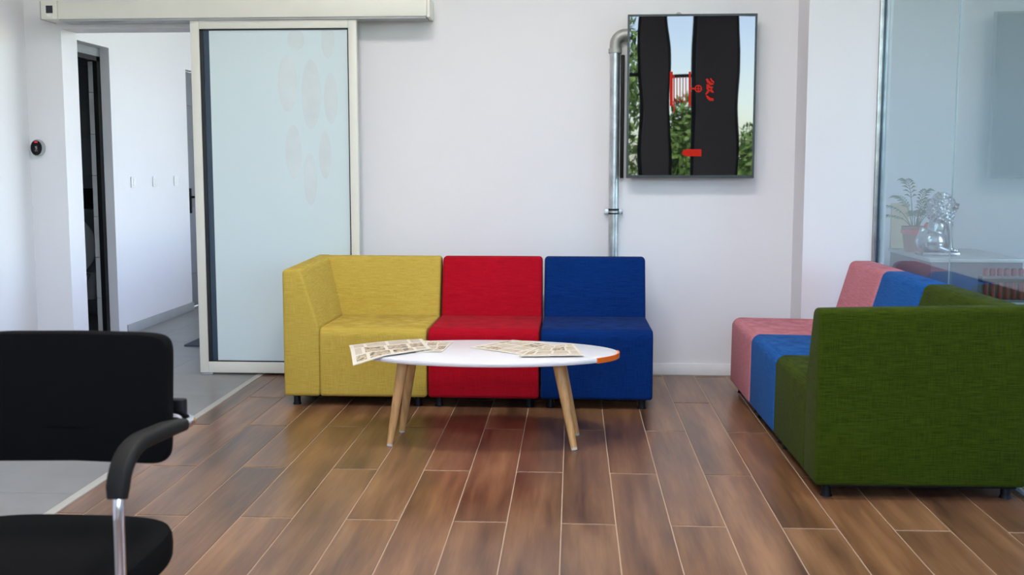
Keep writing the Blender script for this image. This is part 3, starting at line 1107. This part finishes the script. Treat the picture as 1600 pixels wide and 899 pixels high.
def superpad(cx_, cy_, cz_, a, b, th, ex, vertical=False, curve=0.0, n=64):
    """rounded cushion; outline a superellipse"""
    m = MB()
    prof = [(0.80, -0.5), (0.93, -0.46), (0.985, -0.30), (1.0, 0.0), (0.985, 0.30), (0.93, 0.46), (0.80, 0.50), (0.45, 0.53)]
    prof = [(0.45, -0.53)] + prof
    vs = []
    for s, t in prof:
        for i in range(n):
            an = 2 * PI * i / n
            c, s_ = math.cos(an), math.sin(an)
            x = a * (s if s == 1 else 1 - (1 - s) * 0.35 if s > 0.7 else s) * math.copysign(abs(c) ** (2 / ex), c)
            y = b * (s if s == 1 else 1 - (1 - s) * 0.35 if s > 0.7 else s) * math.copysign(abs(s_) ** (2 / ex), s_)
            if vertical:
                vs.append((cx_ + x, cy_ + t * th - curve * (x / a) ** 2 + 0.10 * y, cz_ + y))
            else:
                vs.append((cx_ + x, cy_ + y, cz_ + t * th - curve * max(0, -y / b) ** 3))
    fs = [(r * n + i, r * n + (i + 1) % n, (r + 1) * n + (i + 1) % n, (r + 1) * n + i) for r in range(len(prof) - 1) for i in range(n)]
    fs += [tuple(range(n))[::-1], tuple(range((len(prof) - 1) * n, len(prof) * n))]
    return m.add(vs, fs)


superpad(-0.022, 0.235, 0.744, 0.248, 0.157, 0.045, 11, True, 0.03).build('backrest', M['blackfab'], ch)
superpad(0.0, -0.045, 0.425, 0.275, 0.235, 0.075, 3.6, False, 0.03).build('seat', M['blackfab'], ch)


def bez(p, n=10):
    out = []
    P = [Vector(x) for x in p]
    for i in range(n + 1):
        t = i / n
        out.append(P[0] * (1 - t) ** 2 + P[1] * 2 * t * (1 - t) + P[2] * t * t)
    return out


for s in (1, -1):
    X = 0.29 * s
    path = [Vector((X - 0.10 * s, 0.275, 0.69)), Vector((X - 0.06 * s, 0.255, 0.69))] + bez([(X - 0.035 * s, 0.225, 0.692), (X, 0.185, 0.697), (X, 0.13, 0.704)], 6)
    path += bez([(X, -0.10, 0.726), (X, -0.235, 0.738), (X, -0.245, 0.60)], 10)
    path += [Vector((X, -0.25, 0.30))] + bez([(X, -0.255, 0.07), (X, -0.255, 0.012), (X, -0.19, 0.012)], 6) + [Vector((X, 0.22, 0.012))]
    path += bez([(X, 0.22, 0.012), (X, 0.27, 0.012), (X - 0.05 * s, 0.27, 0.012)], 5)[1:] + [Vector((0, 0.27, 0.012))]
    MB().tube(path, 0.0115, 16).build('frame_tube', M['chrome'], ch)
    # arm pad wraps the tube from near the backrest down the front bend
    pth = [Vector((X, 0.095, 0.708)), Vector((X, 0.01, 0.719)), Vector((X, -0.08, 0.7265))] + bez([(X, -0.10, 0.728), (X, -0.233, 0.742), (X, -0.245, 0.645)], 8)[1:]
    m = MB()
    sec = round_poly([(-0.022, -0.014), (0.022, -0.014), (0.022, 0.018), (-0.022, 0.018)], [0.011] * 4, 3)
    vs = []
    for i, p in enumerate(pth):
        t = (pth[min(i + 1, len(pth) - 1)] - pth[max(i - 1, 0)]).normalized()
        up = Vector((1, 0, 0)).cross(t)
        if up.z < -0.01 or (abs(up.z) < 0.3 and up.y > 0):
            up = -up
        for a, b in sec:
            sc = 0.86 if i in (0, len(pth) - 1) else 1.0
            vs.append(p + Vector((a * sc, 0, 0)) + up * b * sc)
    ns = len(sec)
    fs = [(i * ns + k, i * ns + (k + 1) % ns, (i + 1) * ns + (k + 1) % ns, (i + 1) * ns + k) for i in range(len(pth) - 1) for k in range(ns)]
    fs += [tuple(range(ns)), tuple(range((len(pth) - 1) * ns, len(pth) * ns))[::-1]]
    m.add(vs, fs).build('arm_pad', M['blackpad'], ch)
MB().tube([(-0.29, -0.248, 0.385), (0.29, -0.248, 0.385)], 0.010, 12).tube([(-0.2, -0.248, 0.382), (-0.2, 0.12, 0.382)], 0.010, 12).tube([(0.2, -0.248, 0.382), (0.2, 0.12, 0.382)], 0.010, 12).build('seat_support', M['chrome'], ch)
MB().rbox((0.17, 0.258, 0.66), (0.235, 0.285, 0.73), 0.006).build('back_bracket', M['plastic'], ch)
MB().rbox((-0.28, 0.258, 0.66), (-0.215, 0.285, 0.73), 0.006).build('back_bracket', M['plastic'], ch)

# ------------------------------------------------------------------ office behind the glass
dk = thing('desk', 'grey box-shaped desk with paler top behind the glass partition', 'desk', (2.445, 6.82, 0))
MB().box((-0.272, -0.405, 0), (0.272, 0.41, 0.728)).build('body', M['deskgrey'], dk, smooth=False)
MB().rbox((-0.285, -0.42, 0.728), (0.285, 0.42, 0.75), 0.002).build('top', M['desktop'], dk)

# lion
li = thing('lion_statue', 'silver seated lion statue on a flat plinth on the desk', 'statue', (2.285, 6.66, 0.75))
MB().rbox((-0.105, -0.075, 0), (0.120, 0.075, 0.022), 0.003).build('plinth', M['silver'], li)
m = MB()
ry = lambda a: Matrix.Rotation(a, 3, 'Y')
B0 = 0.022
m.sphere((-0.045, 0, B0 + 0.075), (0.072, 0.066, 0.078), 24, 16)
m.sphere((-0.005, 0, B0 + 0.145), (0.058, 0.056, 0.115), 24, 16, ry(0.35))
m.sphere((0.032, 0, B0 + 0.185), (0.050, 0.054, 0.090), 24, 16)
for s in (1, -1):
    m.sphere((-0.03, s * 0.05, B0 + 0.065), (0.065, 0.030, 0.062), 20, 12)
    m.tube([(-0.01, s * 0.062, B0 + 0.03), (0.035, s * 0.064, B0 + 0.014), (0.055, s * 0.064, B0 + 0.012)], [0.024, 0.018, 0.016], 12)
    m.tube([(0.048, s * 0.034, B0 + 0.19), (0.058, s * 0.036, B0 + 0.10), (0.072, s * 0.036, B0 + 0.015)], [0.030, 0.022, 0.019], 14)
    m.sphere((0.088, s * 0.037, B0 + 0.013), (0.026, 0.020, 0.015), 14, 8)
    for q in (-1, 0, 1):
        m.sphere((0.107, s * 0.037 + q * 0.012, B0 + 0.010), (0.010, 0.007, 0.010), 8, 6)
    m.sphere((0.015, s * 0.046, B0 + 0.355), (0.014, 0.010, 0.024), 10, 8)      # ears
    m.sphere((0.083, s * 0.024, B0 + 0.318), (0.014, 0.013, 0.009), 10, 6)     # brows
    m.sphere((0.104, s * 0.016, B0 + 0.280), (0.020, 0.016, 0.016), 10, 8)     # cheeks
m.sphere((0.018, 0, B0 + 0.268), (0.076, 0.078, 0.086), 24, 16)
m.sphere((0.060, 0, B0 + 0.300), (0.050, 0.046, 0.050), 20, 12)
m.sphere((0.105, 0, B0 + 0.293), (0.026, 0.020, 0.016), 14, 8)
m.sphere((0.123, 0, B0 + 0.296), (0.010, 0.013, 0.010), 10, 6)
m.sphere((0.092, 0, B0 + 0.255), (0.024, 0.019, 0.011), 12, 8)
m.tube([(-0.11, 0, B0 + 0.02), (-0.125, 0.0, B0 + 0.06), (-0.105, 0, B0 + 0.11), (-0.085, 0, B0 + 0.15)], [0.014, 0.013, 0.014, 0.020], 10)
for i in range(150):
    ph = i * 2.39996
    zz = 1 - 2 * (i + 0.5) / 150
    rr = math.sqrt(1 - zz * zz)
    d = Vector((rr * math.cos(ph), rr * math.sin(ph), zz))
    if d.x > 0.62 and d.z > -0.3:
        continue
    m.sphere((0.018 + d.x * 0.077, d.y * 0.078, B0 + 0.262 + d.z * 0.092), 0.0125 + 0.003 * math.sin(i * 5), 8, 6)
for i in range(26):      # chest curls and topknot
    m.sphere((0.066 + 0.012 * math.sin(i), -0.042 + 0.084 * ((i * 7) % 26) / 25, B0 + 0.145 + 0.0032 * i), 0.012, 8, 6)
for i in range(12):
    m.sphere((-0.02 + 0.0075 * i, 0.02 * math.sin(i * 2.2), B0 + 0.350 + 0.012 * math.sin(i * 0.28)), 0.013, 8, 6)
lion = m.build('lion', M['silver'], li)
rm = lion.modifiers.new('remesh', 'REMESH')
rm.mode = 'VOXEL'
rm.voxel_size = 0.0038
rm.use_smooth_shade = True

# potted palm
pl = thing('potted_palm', 'small potted palm in a terracotta pot with red ribbon behind the lion', 'plant', (2.25, 6.98, 0.75))
MB().lathe([(0.058, 0), (0.062, 0.0), (0.078, 0.135), (0.084, 0.137), (0.084, 0.165), (0.076, 0.165), (0.072, 0.13)], 28, (0, 0, 0)).build('pot', M['terracotta'], pl)
MB().lathe([(0.07, 0.135), (0.07, 0.150)], 24).build('soil', M['soil'], pl)
rb = MB().lathe([(0.0815, 0.118), (0.0865, 0.120), (0.0885, 0.140), (0.0835, 0.142)], 28).build('ribbon', M['ribbon'], pl)
MB().sphere((0.06, -0.075, 0.15), (0.024, 0.012, 0.016), 12, 8).sphere((0.045, -0.08, 0.175), (0.012, 0.010, 0.024), 12, 8, ry(0.5)).build('bow', M['ribbon'], rb)
for i in range(11):
    an = i * 2.39996 + 0.4
    hgt = [0.40, 0.30, 0.33, 0.26, 0.47, 0.30, 0.36, 0.28, 0.34, 0.24, 0.31][i]
    rch = [0.06, 0.17, 0.14, 0.15, 0.08, 0.17, 0.12, 0.16, 0.13, 0.16, 0.14][i]
    base = Vector((0.02 * math.cos(an), 0.02 * math.sin(an), 0.15))
    dv = Vector((math.cos(an), math.sin(an), 0))
    pts = bez([base, base + dv * rch * 0.3 + Vector((0, 0, (hgt - 0.15) * 0.95)), base + dv * rch + Vector((0, 0, hgt - 0.15))], 12)
    fd = MB().tube(pts, [0.0035 - 0.0002 * q for q in range(13)], 6).build('frond', M['stem'], pl)
    lm = MB()
    sd_ = Vector((-dv.y, dv.x, 0))
    for q in range(5, 13):
        for s in (1, -1):
            p = pts[q]
            ln = 0.075 - 0.004 * abs(q - 8)
            tdir = (pts[q] - pts[q - 1]).normalized()
            d = (sd_ * s * 0.8 + tdir * 0.65 + Vector((0, 0, -0.12))).normalized()
            wv = tdir * 0.006
            e, mid = p + d * ln + Vector((0, 0, -0.016)), p + d * ln * 0.5 + Vector((0, 0, 0.003))
            th = Vector((0, 0, 0.0006))
            up = [p, mid + wv, e, mid - wv]
            lm.add([x + th for x in up] + [x - th for x in up], [(0, 1, 2, 3), (7, 6, 5, 4), (0, 4, 5, 1), (1, 5, 6, 2), (2, 6, 7, 3), (3, 7, 4, 0)])
    lm.build('leaflets', M['leaf'], fd, smooth=False)['kind'] = 'stuff'
pw = tag(MB().rbox((2.165, 7.205, 0.7505), (2.285, 7.235, 1.06), 0.008).build('cardboard_box', M['paper']), 'upright beige cardboard box standing behind the potted palm', 'box')

# low cabinet and a rack of red tubes behind the sofa
cb = thing('low_cabinet', 'low grey cabinet behind the glass, mostly hidden by the sofa', 'cabinet', (2.28, 5.33, 0))
MB().box((-0.31, -0.15, 0.04), (0.31, 0.18, 0.606)).build('body', M['deskgrey'], cb, smooth=False)
MB().rbox((-0.32, -0.16, 0.606), (0.32, 0.19, 0.63), 0.003).build('top', M['desktop'], cb)
MB().box((-0.29, -0.13, 0), (0.29, 0.16, 0.04)).build('plinth', M['plastic'], cb, smooth=False)
NR = 13
rk = thing('tube_rack', 'pale rack holding the red tubes behind the glass', 'rack', (2.275, 5.30, 0.63))
MB().rbox((-0.235, -0.03, 0.118), (0.235, 0.03, 0.130), 0.002).build('upper_plate', M['deskgrey'], rk)
MB().rbox((-0.235, -0.026, 0.098), (0.235, 0.03, 0.1175), 0.002).build('dark_rail', M['plastic'], rk)
MB().rbox((-0.235, -0.03, 0.0), (0.235, 0.03, 0.012), 0.002).build('lower_plate', M['deskgrey'], rk)
MB().rbox((-0.235, 0.022, 0.012), (0.235, 0.03, 0.098), 0.001).build('rear_plate', M['deskgrey'], rk)
ordn = ['first', 'second', 'third', 'fourth', 'fifth', 'sixth', 'seventh', 'eighth', 'ninth', 'tenth', 'eleventh', 'twelfth', 'thirteenth']
body_me = MB().lathe([(0.009, 0.0), (0.0115, 0.006), (0.0115, 0.085)], 14).mesh('tube_body', M['redcap'])
cap_me = MB().lathe([(0.0115, 0.118), (0.0125, 0.119), (0.0135, 0.142), (0.012, 0.152), (0.007, 0.156)], 14).mesh('tube_cap', M['redcap'])
for i in range(NR):
    x = 2.065 + i * 0.0345
    t = thing('red_tube', 'dark red tube behind the glass, %s from the left end of the pale rack' % ordn[i], 'tube', (x, 5.300, 0.6425), 0, 'red tubes in the rack')
    share('body', body_me, t, (0, -0.012, 0))
    share('cap', cap_me, t, (0, 0, 0))

# ------------------------------------------------------------------ outside
gd = MB().box((-45, -60, -0.4), (45, 60, -0.16)).build('ground', M['asphalt'], smooth=False)
struct(gd)
TREE = [(0.6, -9.5, 5.6, 1.2, 'tall leafy green tree outside, mirrored in the left edge of the television'),
        (2.6, -10.5, 3.1, 0.75, 'round green tree outside, mirrored in the middle of the television'),
        (4.6, -12.5, 2.6, 1.2, 'low green shrub tree outside, mirrored in the right edge of the television'),
        (-2.2, -12.0, 4.4, 1.8, 'wide green tree outside the rear windows, left of the tallest one')]
for (x, y, h_, r_, lb) in TREE:
    t = thing('garden_tree', lb, 'tree', (x, y, -0.16), 0, 'trees outside the rear windows')
    MB().tube([(0, 0, 0), (0.05, 0, h_ * 0.4), (0, 0.05, h_ * 0.75)], [0.12, 0.09, 0.04], 10).build('trunk', M['bark'], t)
    m = MB()
    for i in range(2600):
        d = Vector((random.gauss(0, 1), random.gauss(0, 1), random.gauss(0, 1))).normalized()
        rr = random.uniform(0.55, 1.0)
        c = Vector((d.x * r_ * rr, d.y * r_ * rr, h_ * 0.53 + d.z * h_ * 0.47 * rr))
        a = Vector((random.gauss(0, 1), random.gauss(0, 1), random.gauss(0, 1))).normalized() * 0.11
        b = a.cross(d).normalized() * 0.05
        m.add([c - a, c + b, c + a, c - b], [(0, 1, 2, 3)])
    m.build('crown', M['foliage'], t, smooth=False)['kind'] = 'stuff'
